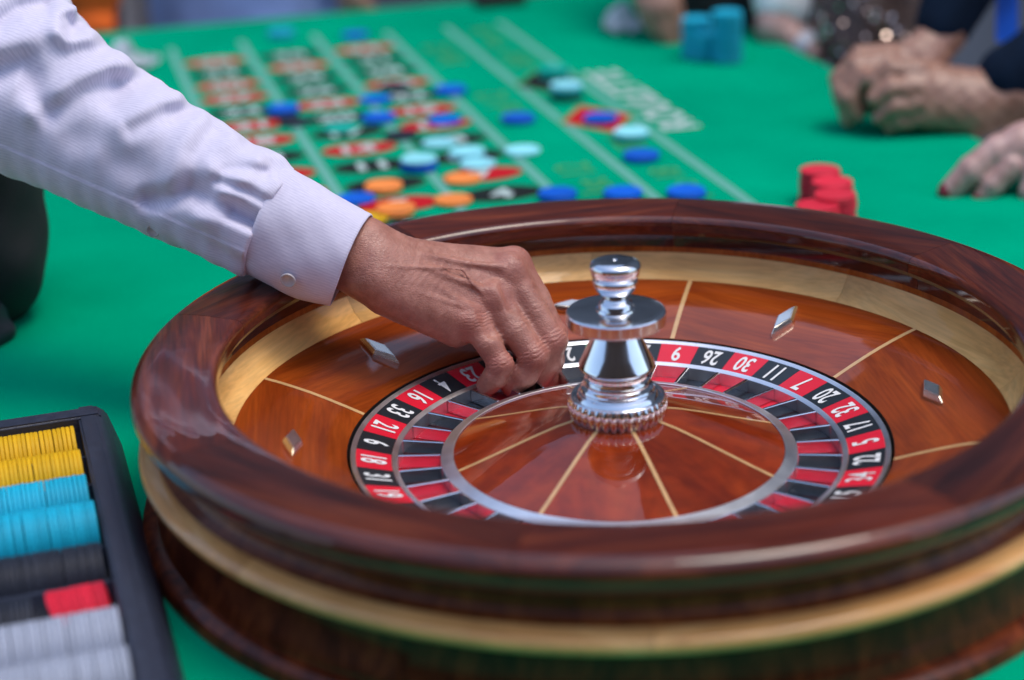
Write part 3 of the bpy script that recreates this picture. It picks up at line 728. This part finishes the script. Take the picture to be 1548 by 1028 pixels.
def hand_fn(P):
    q_ = np.clip((750 - P[:, 0]) / 190, 0, 1); P = P.copy(); P[:, 2] -= 66 * q_ * q_ * (3 - 2 * q_)
    d = cap(P, (380, 300, -20), (548, 388, 0), 58, 54, (1, 1, 1.15))
    d = smin(d, cap(P, (548, 390, 0), (610, 420, 4), 53, 52, (1, 1, 1.3)), 30)
    # metacarpal fan
    for a, b, ra, rb in (((560, 420, 22), (712, 484, 32), 34, 25), ((575, 408, 16), (746, 452, 20), 38, 25), ((580, 398, 6), (768, 414, 2), 36, 25), ((580, 392, -8), (776, 398, -24), 30, 23)):
        d = smin(d, cap(P, a, b, ra, rb), 22)
    d = smin(d, cap(P, (590, 440, 4), (690, 500, 14), 38, 26), 22)       # hypothenar edge
    d = smin(d, cap(P, (600, 420, -40), (700, 450, -58), 36, 28), 25)    # thumb base behind
    for k, pts in hand_bones.items():
        f = chain(P, pts, 6)
        # knuckle heads
        p = pts[2]; f = smin(f, cap(P, p[:3], p[:3], p[3] * 1.06, p[3] * 1.06), 6)
        d = smin(d, f, 12 if k != 'thumb' else 18) if k in ('pinky',) or True else d
    for x, y, z, r in ((718, 484, 46, 15), (750, 446, 33, 18), (772, 405, 12, 19)):
        d = smin(d, cap(P, (x, y, z), (x, y, z), r, r), 14)
    # tendons and veins on the back of the hand
    for pts, k in (([(640, 420, 46, 3), (690, 452, 52, 3.4), (722, 470, 52, 3)], 9), ([(630, 400, 44, 3), (700, 425, 47, 4), (742, 442, 44, 4)], 9), ([(640, 385, 36, 3), (710, 398, 34, 4), (760, 404, 28, 4)], 9),
                   ([(668, 405, 46, 2.0), (700, 408, 46, 2.8), (716, 430, 50, 3.0), (733, 446, 46, 2.6)], 5), ([(600, 430, 52, 2.2), (650, 448, 54, 2.8), (690, 460, 54, 2.8), (712, 470, 52, 2)], 6),
                   ([(560, 400, 54, 2), (610, 404, 53, 2.4), (668, 405, 47, 2)], 6)):
        d = smin(d, chain(P, pts, 4) + 1.0, k)
    # valleys between the knuckles and fingers
    for a, b, r in (((735, 470, 60), (744, 500, 62), 9), ((764, 432, 46), (776, 462, 46), 9), ((722, 455, 62), (738, 474, 62), 7)):
        d = smax(d, -cap(P, a, b, r, r), 10)
    # creases over the finger joints and at the first knuckles
    for k, amp in (('pinky', 1.5), ('ring', 1.7), ('middle', 1.8)):
        pts = hand_bones[k]
        for j, s0 in ((2, (-12, -7, -2, 4)), (1, (-4, 4))):
            p = np.array(pts[j][:3], float); ax = np.array(pts[j][:3], float) - np.array(pts[j - 1][:3], float); ax /= np.linalg.norm(ax)
            r = pts[j][3]
            dist = np.sqrt(((P - p) ** 2).sum(1))
            along = (P - p) @ ax
            wv = 1.2 * np.sin(P[:, 0] * .45 + P[:, 2] * .3)
            for s_ in s0:
                d = d + amp * (1 if j == 2 else .5) * np.exp(-((along - s_ + wv) / 1.3) ** 2) * np.clip(1.5 - dist / (r * 1.2), 0, 1)
    q = np.array([722, 484, 48.]); dist = np.sqrt(((P - q) ** 2).sum(1))
    for s_ in (-9, -4, 1, 6, 11):
        d = d + 1.2 * np.exp(-(((P[:, 1] - q[1]) * .97 + (P[:, 0] - q[0]) * .25 - s_ + 1.2 * np.sin(P[:, 0] * .35)) / 1.5) ** 2) * np.clip(1.4 - dist / 22, 0, 1)
    # loose old skin: gentle lines across the wrist and back of the hand
    along = (P[:, 0] * .88 + P[:, 1] * .47)
    d = d + .2 * np.sin(along * .55 + 2.2 * np.sin(P[:, 1] * .09)) * np.exp(-((P[:, 0] - 640) / 75) ** 2) + .5 * np.sin(P[:, 0] * .11 + 1.3) * np.sin(P[:, 1] * .13 + P[:, 2] * .1)
    return d
def skin_attr(V):
    q_ = np.clip((750 - V[:, 0]) / 190, 0, 1); V = V.copy(); V[:, 2] -= 66 * q_ * q_ * (3 - 2 * q_)
    out = np.zeros((len(V), 3))
    for k, pts in hand_bones.items():
        for j, rr, am in ((0, 26, .5), (2, 20, .75), (4, 20, .7), (3, 14, .3)):
            p = np.array(pts[min(j, len(pts) - 1)][:3], float)
            out[:, 0] = np.maximum(out[:, 0], am * np.exp(-(((V - p) ** 2).sum(1)) / (rr * 1.15) ** 2))
    return out
hand = PE(sdf_obj('hand', hand_fn, (400, 290, -110), (870, 620, 160), 1.25, DH, M['skin'], croupier, 1, dict(skin=skin_attr)))

EL = np.array([18., 126., -80.]); WA = np.array([400., 334., 56.])
RIDGE = [  # polylines of folds in the sleeve (x, y, half-width, height)
 ([(49, 165), (100, 138), (140, 112), (185, 92)], 13, 12), ([(120, 4), (95, 25), (88, 45), (105, 58), (135, 55)], 10, 12), ([(185, 190), (215, 172), (245, 155), (268, 150)], 12, 9),
 ([(0, 70), (50, 55), (85, 50)], 14, 6), ([(262, 275), (275, 225), (300, 178)], 12, 7), ([(330, 300), (365, 268), (400, 235), (420, 228)], 12, 7), ([(290, 250), (330, 215), (350, 200)], 12, 5),
 ([(375, 350), (340, 335), (300, 330)], 8, 5), ([(395, 290), (355, 265), (318, 255)], 9, 6), ([(150, 230), (190, 215), (230, 190)], 14, 5), ([(398, 310), (370, 298), (335, 290)], 6, 5)]
VALLEY = [
 ([(0, 35), (29, 14), (64, 6)], 9, 10), ([(0, 108), (36, 96), (48, 118), (56, 150)], 13, 14), ([(78, 168), (120, 140), (165, 124)], 12, 12), ([(100, 30), (108, 44)], 8, 10), ([(169, 156), (195, 127), (235, 114)], 10, 9),
 ([(198, 195), (253, 172), (290, 166)], 10, 9), ([(225, 302), (290, 290), (345, 308), (400, 340)], 10, 12), ([(285, 280), (298, 235), (325, 200)], 10, 7), ([(350, 325), (390, 342)], 6, 8), ([(330, 275), (372, 290), (408, 312)], 6, 8),
 ([(120, 210), (170, 232), (220, 262)], 16, 6), ([(400, 262), (375, 255), (340, 258)], 6, 6)]
def poly_dist(P, pts):
    best = None
    for i in range(len(pts) - 1):
        a = np.array(pts[i], float); b = np.array(pts[i + 1], float); ba = b - a; pa = P[:, :2] - a
        t = np.clip(pa @ ba / (ba @ ba), 0, 1); q = ((pa - t[:, None] * ba) ** 2).sum(1)
        best = q if best is None else np.minimum(best, q)
    return best
def sleeve_fn(P):
    d = cap(P, EL, WA, 127, 88, (1, 1, 1.1))
    d = smin(d, cap(P, (18, 116, -80), (-90, -160, -250), 122, 135, (1, 1, 1.0)), 50)
    GA = 1.75
    front = np.clip((P[:, 2] - (EL[2] + (WA[2] - EL[2]) * np.clip((P[:, 0] - 20) / 380, 0, 1))) / 50 + .5, 0, 1)
    for pts, wd, am in RIDGE: d = d - GA * am * np.exp(-poly_dist(P, pts) / (1.7 * wd) ** 2) * front
    for pts, wd, am in VALLEY: d = d + GA * am * np.exp(-poly_dist(P, pts) / (1.7 * wd) ** 2) * front
    # folds on the back and gathers into the cuff
    ax = (WA - EL) / np.linalg.norm(WA - EL); s_ = (P - EL) @ ax
    ang = np.arctan2(P[:, 2] - EL[2] - s_ * ax[2], (P[:, 0] - EL[0]) * -ax[1] + (P[:, 1] - EL[1]) * ax[0])
    d = d + 3.5 * np.sin(ang * 9 + s_ * .02) * np.clip((s_ - 340) / 90, 0, 1)
    d = d + 2.0 * np.sin(s_ * .055 + 2.2 * np.sin(ang * 2)) * (1 - .6 * front) + .8 * np.sin(s_ * .16 + 3 * ang)
    # sleeve placket: a raised lap along the underside
    a2 = np.array([39., 236.]); b2 = np.array([384., 386.]); u2 = (b2 - a2) / np.linalg.norm(b2 - a2)
    side = (P[:, 0] - a2[0]) * -u2[1] + (P[:, 1] - a2[1]) * u2[0]
    d = d - 2.2 * np.clip(side / 2.5 + .5, 0, 1) * front * (np.abs(side) < 60)
    # open end
    cut = (P - (WA + ax * 16)) @ ax
    return smax(d, cut, 3)
def cloth_attr(V):
    ax = (WA - EL) / np.linalg.norm(WA - EL); s_ = (V - EL) @ ax
    ang = np.arctan2(V[:, 2] - EL[2] - s_ * ax[2], (V[:, 0] - EL[0]) * -ax[1] + (V[:, 1] - EL[1]) * ax[0])
    k = DH / FPX
    return np.stack([s_ * k, ang * 100 * k, 0 * s_], 1)
PE(sdf_obj('shirt_sleeve', sleeve_fn, (-240, -320, -480), (445, 460, 180), 2.6, DH, M['shirt'], croupier, 1, dict(cloth=cloth_attr)))
# cuff
def cuff():
    A = np.array([397., 327., 54.]); B = np.array([531., 389., 68.]); ax = B - A; Ln = np.linalg.norm(ax); ax /= Ln
    u = np.array([-ax[1], ax[0], 0.]); u /= np.linalg.norm(u); v_ = np.cross(ax, u)
    prof = []
    for i in range(30):
        s_ = Ln * i / 29
        rr = 86 - 13.5 * (s_ / Ln) ** .9
        if i == 0: rr -= 3
        for c in (9., Ln - 9.):
            rr -= .9 * math.exp(-((s_ - c) / 1.6) ** 2)
        prof.append((s_, rr))
    prof += [(Ln + 1.3, 71.2), (Ln + .8, 69.2), (Ln - 8, 69.0), (Ln - 60, 72), (20, 76)]
    NA = 120; V = []; AT = []
    for a in range(NA):
        th = 2 * math.pi * a / NA
        for s_, r in prof:
            wob = 1 + .012 * math.sin(3 * th + s_ * .02) + .010 * math.sin(5 * th - s_ * .05 + 1) + .006 * math.sin(9 * th + s_ * .09)
            rr = r * wob + 13 * max(math.cos(th), 0) ** 2 * (math.sin(math.pi * min(max(s_ / Ln, 0), 1) * .8))
            V.append(A + ax * (s_ + 2.0 * math.sin(2 * th + .4)) + u * rr * math.cos(th) + v_ * rr * .92 * math.sin(th)); AT.append((s_ * .000626 + .25, th * 75 * .000626, 0))
    P = len(prof); F = []
    for a in range(NA):
        b = (a + 1) % NA
        for k in range(P - 1): F.append((a * P + k, b * P + k, b * P + k + 1, a * P + k + 1))
    W = [px(q[0], q[1], DH - q[2] * DH / FPX) for q in V]
    me = recalc(mesh('cuff', W, F)); me.polygons.foreach_set('use_smooth', [True] * len(me.polygons))
    at = me.attributes.new('cloth', 'FLOAT_VECTOR', 'POINT'); at.data.foreach_set('vector', np.array(AT, np.float32).ravel())
    return me
PE(link('cuff', cuff(), M['shirt'], croupier))
bt = lathe('button', [(0, .0012), (.0052, .0012), (.0062, .0020), (.0070, .0018), (.0074, .0008), (.0070, 0), (0, 0)], 28, smooth=50)
for x, y, wv, sc in ((436, 423, 115, 1.0), (232, 348, 48, .9)):
    P = px(x, y, DH - wv * DH / FPX)
    nn = Vector(-FW * .8 + UP * -.55 + RT * -.2).normalized()
    mw = Matrix.Translation(Vector(P)) @ nn.to_track_quat('Z', 'Y').to_matrix().to_4x4() @ Matrix.Scale(sc, 4)
    o = link('button', bt, M['button'], croupier); o.matrix_parent_inverse = croupier.matrix_basis.inverted(); o.matrix_basis = mw
# torso
def torso_fn(P):
    d = cap(P, (-105, -250, -60), (-80, 200, 0), 160, 140, (1, 1, .9))
    d = smin(d, cap(P, (-80, 200, 0), (-52, 385, 10), 140, 126, (1, 1, .9)), 60)
    d = smin(d, cap(P, (-90, 380, -30), (-120, 640, -150), 118, 110), 40)
    d = d + 2.5 * np.sin(P[:, 1] * .05 + P[:, 2] * .03) + 1.5 * np.sin(P[:, 0] * .09 + P[:, 1] * .05)
    return d
PE(sdf_obj('waistcoat', torso_fn, (-320, -420, -300), (110, 800, 200), 8, 2.0, M['vest'], croupier, 1))
def hip_fn(P):
    d = cap(P, (-70, 495, 70), (-45, 500, 80), 80, 66)
    d = smin(d, cap(P, (-120, 500, 40), (-40, 470, 70), 70, 45), 20)
    return d + 3 * np.sin(P[:, 1] * .12 + P[:, 0] * .05) + 2 * np.sin(P[:, 0] * .17)
PE(sdf_obj('trouser_pocket', hip_fn, (-240, 380, -80), (60, 620, 190), 6, 2.0, M['navy_dark'], croupier, 1))

# ------------------------------------------------------------------ players round the table
def person(label, base):
    p = empty('person', tuple(base), 0, label=label, cat='person', group='people round the table')
    def add(o):
        o.matrix_parent_inverse = p.matrix_basis.inverted(); return o
    return p, add
def nail_attr(pts):
    def f(V):
        out = np.zeros((len(V), 3))
        for x, y, z, r in pts:
            q = ((V - np.array([x, y, z])) ** 2).sum(1); out[:, 1] = np.maximum(out[:, 1], (q < r * r) * 1.0)
        return out
    return f
# man in navy with clasped hands
p1, A1 = person('player in a navy jacket leaning on the felt with clasped hands', onz(1700, 150, -.1))
def clasp_fn(P):
    d = cap(P, (1560, 140, 10), (1480, 155, 14), 50, 44)
    d = smin(d, cap(P, (1480, 153, 14), (1395, 138, 20), 46, 46), 20)
    d = smin(d, cap(P, (1470, 170, 20), (1400, 165, 30), 38, 32), 16)
    # far hand
    d2 = cap(P, (1430, 45, -50), (1395, 88, -30), 36, 34)
    d2 = smin(d2, cap(P, (1395, 90, -30), (1325, 105, -10), 34, 26), 16)
    for pts in ([(1345, 92, 0, 17), (1298, 100, 8, 17), (1274, 140, 10, 16), (1284, 180, 10, 14)],
                [(1350, 112, 14, 16), (1306, 118, 26, 16), (1284, 150, 28, 15), (1296, 172, 26, 13)],
                [(1345, 80, -16, 16), (1300, 84, -12, 15), (1268, 120, -8, 14), (1272, 150, -8, 13)]):
        d2 = smin(d2, chain(P, pts, 5), 8)
    for pts in ([(1390, 108, 40, 19), (1345, 104, 46, 16), (1318, 122, 46, 14)], [(1392, 132, 52, 18), (1348, 134, 60, 15), (1322, 150, 56, 13)],
                [(1392, 155, 52, 17), (1352, 162, 58, 14), (1330, 178, 50, 12)], [(1400, 178, 44, 15), (1362, 184, 46, 13), (1345, 192, 40, 11)]):
        d = smin(d, chain(P, pts, 5), 9)
    d = smin(d, d2, 8)
    d = smin(d, cap(P, (1400, 135, 0), (1322, 148, 0), 34, 26), 10)
    return d + .8 * np.sin(P[:, 0] * .2) * np.sin(P[:, 1] * .23)
A1(sdf_obj('hands', clasp_fn, (1240, 10, -100), (1600, 240, 110), 3.0, 2.60, M['skin3'], p1, 1))
def nsl_fn(P):
    d = cap(P, (1530, 118, 10), (1680, 60, -10), 56, 84)
    d = smin(d, cap(P, (1680, 60, -10), (1760, -200, -120), 84, 110), 40)
    return d + 2.5 * np.sin(P[:, 0] * .09 + P[:, 1] * .06)
A1(sdf_obj('jacket_sleeve', nsl_fn, (1450, -340, -260), (1880, 210, 130), 6, 2.60, M['navy'], p1, 1))
def nsl2_fn(P):
    d = cap(P, (1425, 38, -50), (1500, -110, -90), 44, 64)
    d = smin(d, cap(P, (1500, -110, -90), (1640, -260, -170), 64, 110), 40)
    d = smin(d, cap(P, (1760, -300, -200), (1760, 150, -190), 130, 120), 50)
    return d + 2.5 * np.sin(P[:, 0] * .09 + P[:, 1] * .06)
A1(sdf_obj('jacket', nsl2_fn, (1370, -440, -340), (1920, 330, 10), 8, 2.60, M['navy'], p1, 1))
def ribbon(x0, y0, x1, y1, wpx, dep0, dep1, th=.003):
    pts = []
    for i in range(9):
        k = i / 8; x = x0 + (x1 - x0) * k; y = y0 + (y1 - y0) * k + 3 * math.sin(k * 5); d = dep0 + (dep1 - dep0) * k
        pts.append((px(x - wpx / 2, y, d), px(x + wpx / 2, y + 2, d), px(x + wpx / 2, y + 2, d + th), px(x - wpx / 2, y, d + th)))
    v = [q for p in pts for q in p]; f = []
    for i in range(8):
        for k in range(4): f.append((4 * i + k, 4 * i + (k + 1) % 4, 4 * i + 4 + (k + 1) % 4, 4 * i + 4 + k))
    f += [(0, 1, 2, 3), (32, 33, 34, 35)]
    return recalc(mesh('lanyard', v, f, 40))
M['blue_cloth'] = plain('bright blue ribbon', (.0, .16, .95), .5, var=.1)
A1(link('lanyard', ribbon(1524, -120, 1522, 66, 34, 2.72, 2.72), M['blue_cloth'], p1))
# hand with red nails
p2, A2 = person('player at the right edge resting a hand with red nails on the felt', onz(1700, 290, -.1))
def nail_fn(P):
    d = cap(P, (1650, 205, -10), (1550, 222, 0), 50, 38)
    d = smin(d, cap(P, (1550, 224, 4), (1512, 232, 10), 34, 27), 15)
    for pts in ([(1512, 226, 8, 25), (1470, 258, 14, 23), (1434, 290, 10, 17)], [(1532, 250, 26, 20), (1502, 280, 26, 17), (1478, 305, 20, 12.5)],
                [(1566, 250, 30, 20), (1556, 290, 34, 16), (1552, 314, 30, 12)]):
        d = smin(d, chain(P, pts, 5), 4)
    return d
A2(sdf_obj('hand', nail_fn, (1400, 150, -90), (1680, 340, 90), 2.6, 2.30, M['skin2'], p2, 1, dict(skin=nail_attr([(1424, 293, 14, 17), (1472, 311, 28, 18)]))))
def p2_sl(P): return cap(P, (1640, 215, -10), (1800, 100, -60), 62, 90) + 2 * np.sin(P[:, 0] * .1)
A2(sdf_obj('sleeve', p2_sl, (1560, 0, -160), (1900, 300, 90), 7, 2.30, M['navy_dark'], p2, 1))
# woman in a sequinned dress
p3, A3 = person('player in a brown sequinned dress behind the right table edge', tuple(px(1320, 60, 3.15)))
M['sequin_cloth'] = plain('brown dress cloth', (.055, .028, .022), .5, var=.4, scale=60, bump=.6, bscale=150)
M['sequin'] = plain('sequin', (.75, .6, .55), .10, metal=1, objvar=.1)
def dress_fn(P):
    d = cap(P, (1330, -330, -40), (1320, 160, 0), 105, 96, (1, 1, 1.0))
    return d + 3 * np.sin(P[:, 0] * .08) * np.sin(P[:, 1] * .06)
A3(sdf_obj('dress', dress_fn, (1190, -460, -180), (1460, 300, 140), 9, 3.2, M['sequin_cloth'], p3, 1))
sv = []; sf = []
for i in range(330):
    th = random.uniform(R(20), R(160)); yy = random.uniform(-120, 160); rr = 101
    xx = 1325 + rr * math.cos(th); ww = rr * math.sin(th)
    P = px(xx, yy, 3.2 - (ww + 2) * 3.2 / FPX)
    nn = Vector(RT * math.cos(th) - FW * math.sin(th)) + Vector((random.gauss(0, .35), random.gauss(0, .35), random.gauss(0, .35)))
    q = nn.to_track_quat('Z', 'Y'); b0 = len(sv)
    for k in range(7): sv.append(Vector(P) + q @ Vector((0.0034 * math.cos(k * .8976), .0034 * math.sin(k * .8976), .001)))
    sf.append(list(range(b0, b0 + 7)))
o = A3(link('sequins', mesh('sequins', sv, sf), M['sequin'], p3)); o['kind'] = 'stuff'
# white sleeve arm
p4, A4 = person('player with a white rolled sleeve and bare forearm on the table edge', tuple(px(1180, 30, 3.3)))
M['white_cloth'] = plain('white cloth', (.80, .80, .80), .9, var=.06, scale=20)
A4(sdf_obj('white_sleeve', lambda P: smin(cap(P, (1186, 0, 0), (1190, -170, -40), 50, 60), cap(P, (1190, -170, -40), (1210, -330, -140), 60, 120), 40) + 2 * np.sin(P[:, 0] * .1 + P[:, 1] * .07), (1060, -470, -280), (1350, 80, 90), 7, 3.22, M['white_cloth'], p4, 1))
def fore_fn(P):
    d = cap(P, (1172, 40, 0), (1232, 80, 22), 27, 20)
    d = smin(d, cap(P, (1172, 40, 0), (1188, -20, -5), 28, 34), 15)
    return d
A4(sdf_obj('forearm', fore_fn, (1120, -70, -60), (1290, 120, 70), 4, 3.2, M['skin2'], p4, 1))
M['bracelet'] = plain('pale bracelet', (.5, .5, .55), .45)
bc = px(1216, 72, 3.2 - 16 * 3.2 / FPX); axd = Vector(px(1232, 80, 3.17) - px(1172, 40, 3.2)).normalized()
A4(link('bracelet', lathe('bracelet', [(.0275, -.012), (.030, -.012), (.031, 0), (.030, .012), (.0275, .012)], 32), M['bracelet'], p4, )).matrix_basis = Matrix.Translation(Vector(bc)) @ axd.to_track_quat('Z', 'Y').to_matrix().to_4x4()
# player behind the cyan stacks
p5, A5 = person('player in black whose hand rests behind the cyan chip stacks', tuple(px(1040, -40, 3.4)))
def h5(P):
    d = cap(P, (985, -60, -20), (1000, 10, 0), 34, 32)
    for pts in ([(990, 10, 8, 20), (1002, 42, 10, 15), (1012, 62, 8, 12)], [(1010, 8, 6, 19), (1024, 36, 6, 14), (1030, 56, 4, 11)], [(975, 0, 4, 18), (984, 32, 6, 13), (996, 50, 6, 11)]):
        d = smin(d, chain(P, pts, 5), 9)
    return d
A5(sdf_obj('hand', h5, (930, -110, -70), (1080, 90, 60), 3.5, 3.22, M['skin3'], p5, 1))
A5(sdf_obj('black_top', lambda P: smin(cap(P, (985, -70, -20), (1010, -200, -90), 42, 70), cap(P, (1075, -260, -140), (1105, 10, -130), 110, 75), 40), (880, -420, -300), (1230, 110, 60), 9, 3.22, M['vest'], p5, 1))
# far end: denim shirt, hand, orange top
p6, A6 = person('player in a pale blue denim shirt at the far end of the table', tuple(px(370, -40, 3.75)))
M['denim'] = plain('pale blue denim', (.16, .24, .46), .9, var=.2, scale=15, bump=.3, bscale=200)
def denim_fn(P):
    d = cap(P, (370, -420, -60), (370, 120, -20), 150, 140, (1, 1, 1.4))
    d = smin(d, cap(P, (470, -300, -20), (505, -60, 20), 62, 40), 30)
    return d + 4 * np.sin(P[:, 0] * .05 + P[:, 1] * .03)
A6(sdf_obj('denim_shirt', denim_fn, (190, -560, -240), (600, 280, 130), 11, 3.85, M['denim'], p6, 1))
A6(sdf_obj('hand', lambda P: smin(cap(P, (510, -50, 20), (535, -4, 24), 28, 22), chain(P, [(535, -4, 24, 20), (548, 8, 26, 14), (560, 12, 24, 10)], 5), 8), (460, -100, -30), (600, 45, 70), 4, 3.68, M['skin3'], p6, 1))
p7, A7 = person('player in a bright orange top at the far left corner', tuple(px(140, 10, 3.6)))
M['orange_cloth'] = plain('orange cloth', (.75, .12, .01), .9, var=.25, scale=14)
A7(sdf_obj('orange_top', lambda P: smin(cap(P, (120, -400, -80), (128, -20, -20), 90, 56), cap(P, (128, -20, -20), (140, 30, 0), 52, 32), 20) + 5 * np.sin(P[:, 0] * .1) + 4 * np.sin(P[:, 1] * .09), (0, -520, -220), (260, 100, 80), 8, 3.60, M['orange_cloth'], p7, 1))
A7(sdf_obj('dark_skirt', lambda P: cap(P, (150, 20, -75), (120, 320, -90), 36, 80), (10, -60, -210), (230, 440, 20), 9, 3.60, M['sequin_cloth'], p7, 1))
p8, A8 = person('player in a beige jacket between the orange top and the denim shirt', tuple(px(210, -20, 4.1)))
M['beige'] = plain('beige cloth', (.34, .30, .27), .9, var=.15, scale=12)
A8(sdf_obj('beige_jacket', lambda P: cap(P, (205, -420, -40), (205, 160, 0), 60, 52) + 3 * np.sin(P[:, 1] * .06), (110, -520, -120), (300, 260, 80), 9, 4.15, M['beige'], p8, 1))
# small things on the far felt
M['dark_leather'] = plain('dark leather', (.012, .016, .012), .5, var=.3)
P = onz(755, 8, 0)
o = link('wallet', box('wallet', (-.05, -.032, 0), (.05, .032, .022), .006), M['dark_leather'], None, Matrix.Translation(Vector(P) + Vector((0, 0, .0008))) @ Matrix.Rotation(TANG, 4, 'Z'))
tag(o, 'dark leather wallet lying at the far end of the felt', 'wallet')
M['paper'] = plain('pale blue white paper', (.82, .86, .92), .7, var=.08, scale=30)
def napkin():
    b = bmesh.new(); n = 12
    g = [[None] * (n + 1) for _ in range(n + 1)]
    for i in range(n + 1):
        for j in range(n + 1):
            u, v_ = i / n - .5, j / n - .5
            z = .012 + .045 * math.exp(-((u + .1) ** 2 + (v_ - .1) ** 2) * 14) + .006 * math.sin(u * 17 + v_ * 9) + .005 * math.cos(v_ * 21 - u * 6)
            g[i][j] = b.verts.new((u * .085, v_ * .075, max(z, .002)))
    for i in range(n):
        for j in range(n): b.faces.new((g[i][j], g[i + 1][j], g[i + 1][j + 1], g[i][j + 1]))
    bmesh.ops.solidify(b, geom=list(b.faces), thickness=.0012)
    me = bpy.data.meshes.new('napkin'); b.to_mesh(me); b.free()
    me.polygons.foreach_set('use_smooth', [True] * len(me.polygons)); return me
o = link('napkin', napkin(), M['paper'], None, Matrix.Translation(Vector(onz(946, 36, .015)) * 1) )
o.location.z = .001
tag(o, 'crumpled pale paper napkin beside the far player hand', 'napkin')
o = link('napkin', o.data, None, None, Matrix.Translation(Vector(onz(196, 92, .015))) @ Matrix.Rotation(1.1, 4, 'Z')); o.location.z = .001
tag(o, 'crumpled pale napkin just beyond the raised shirt sleeve', 'napkin')
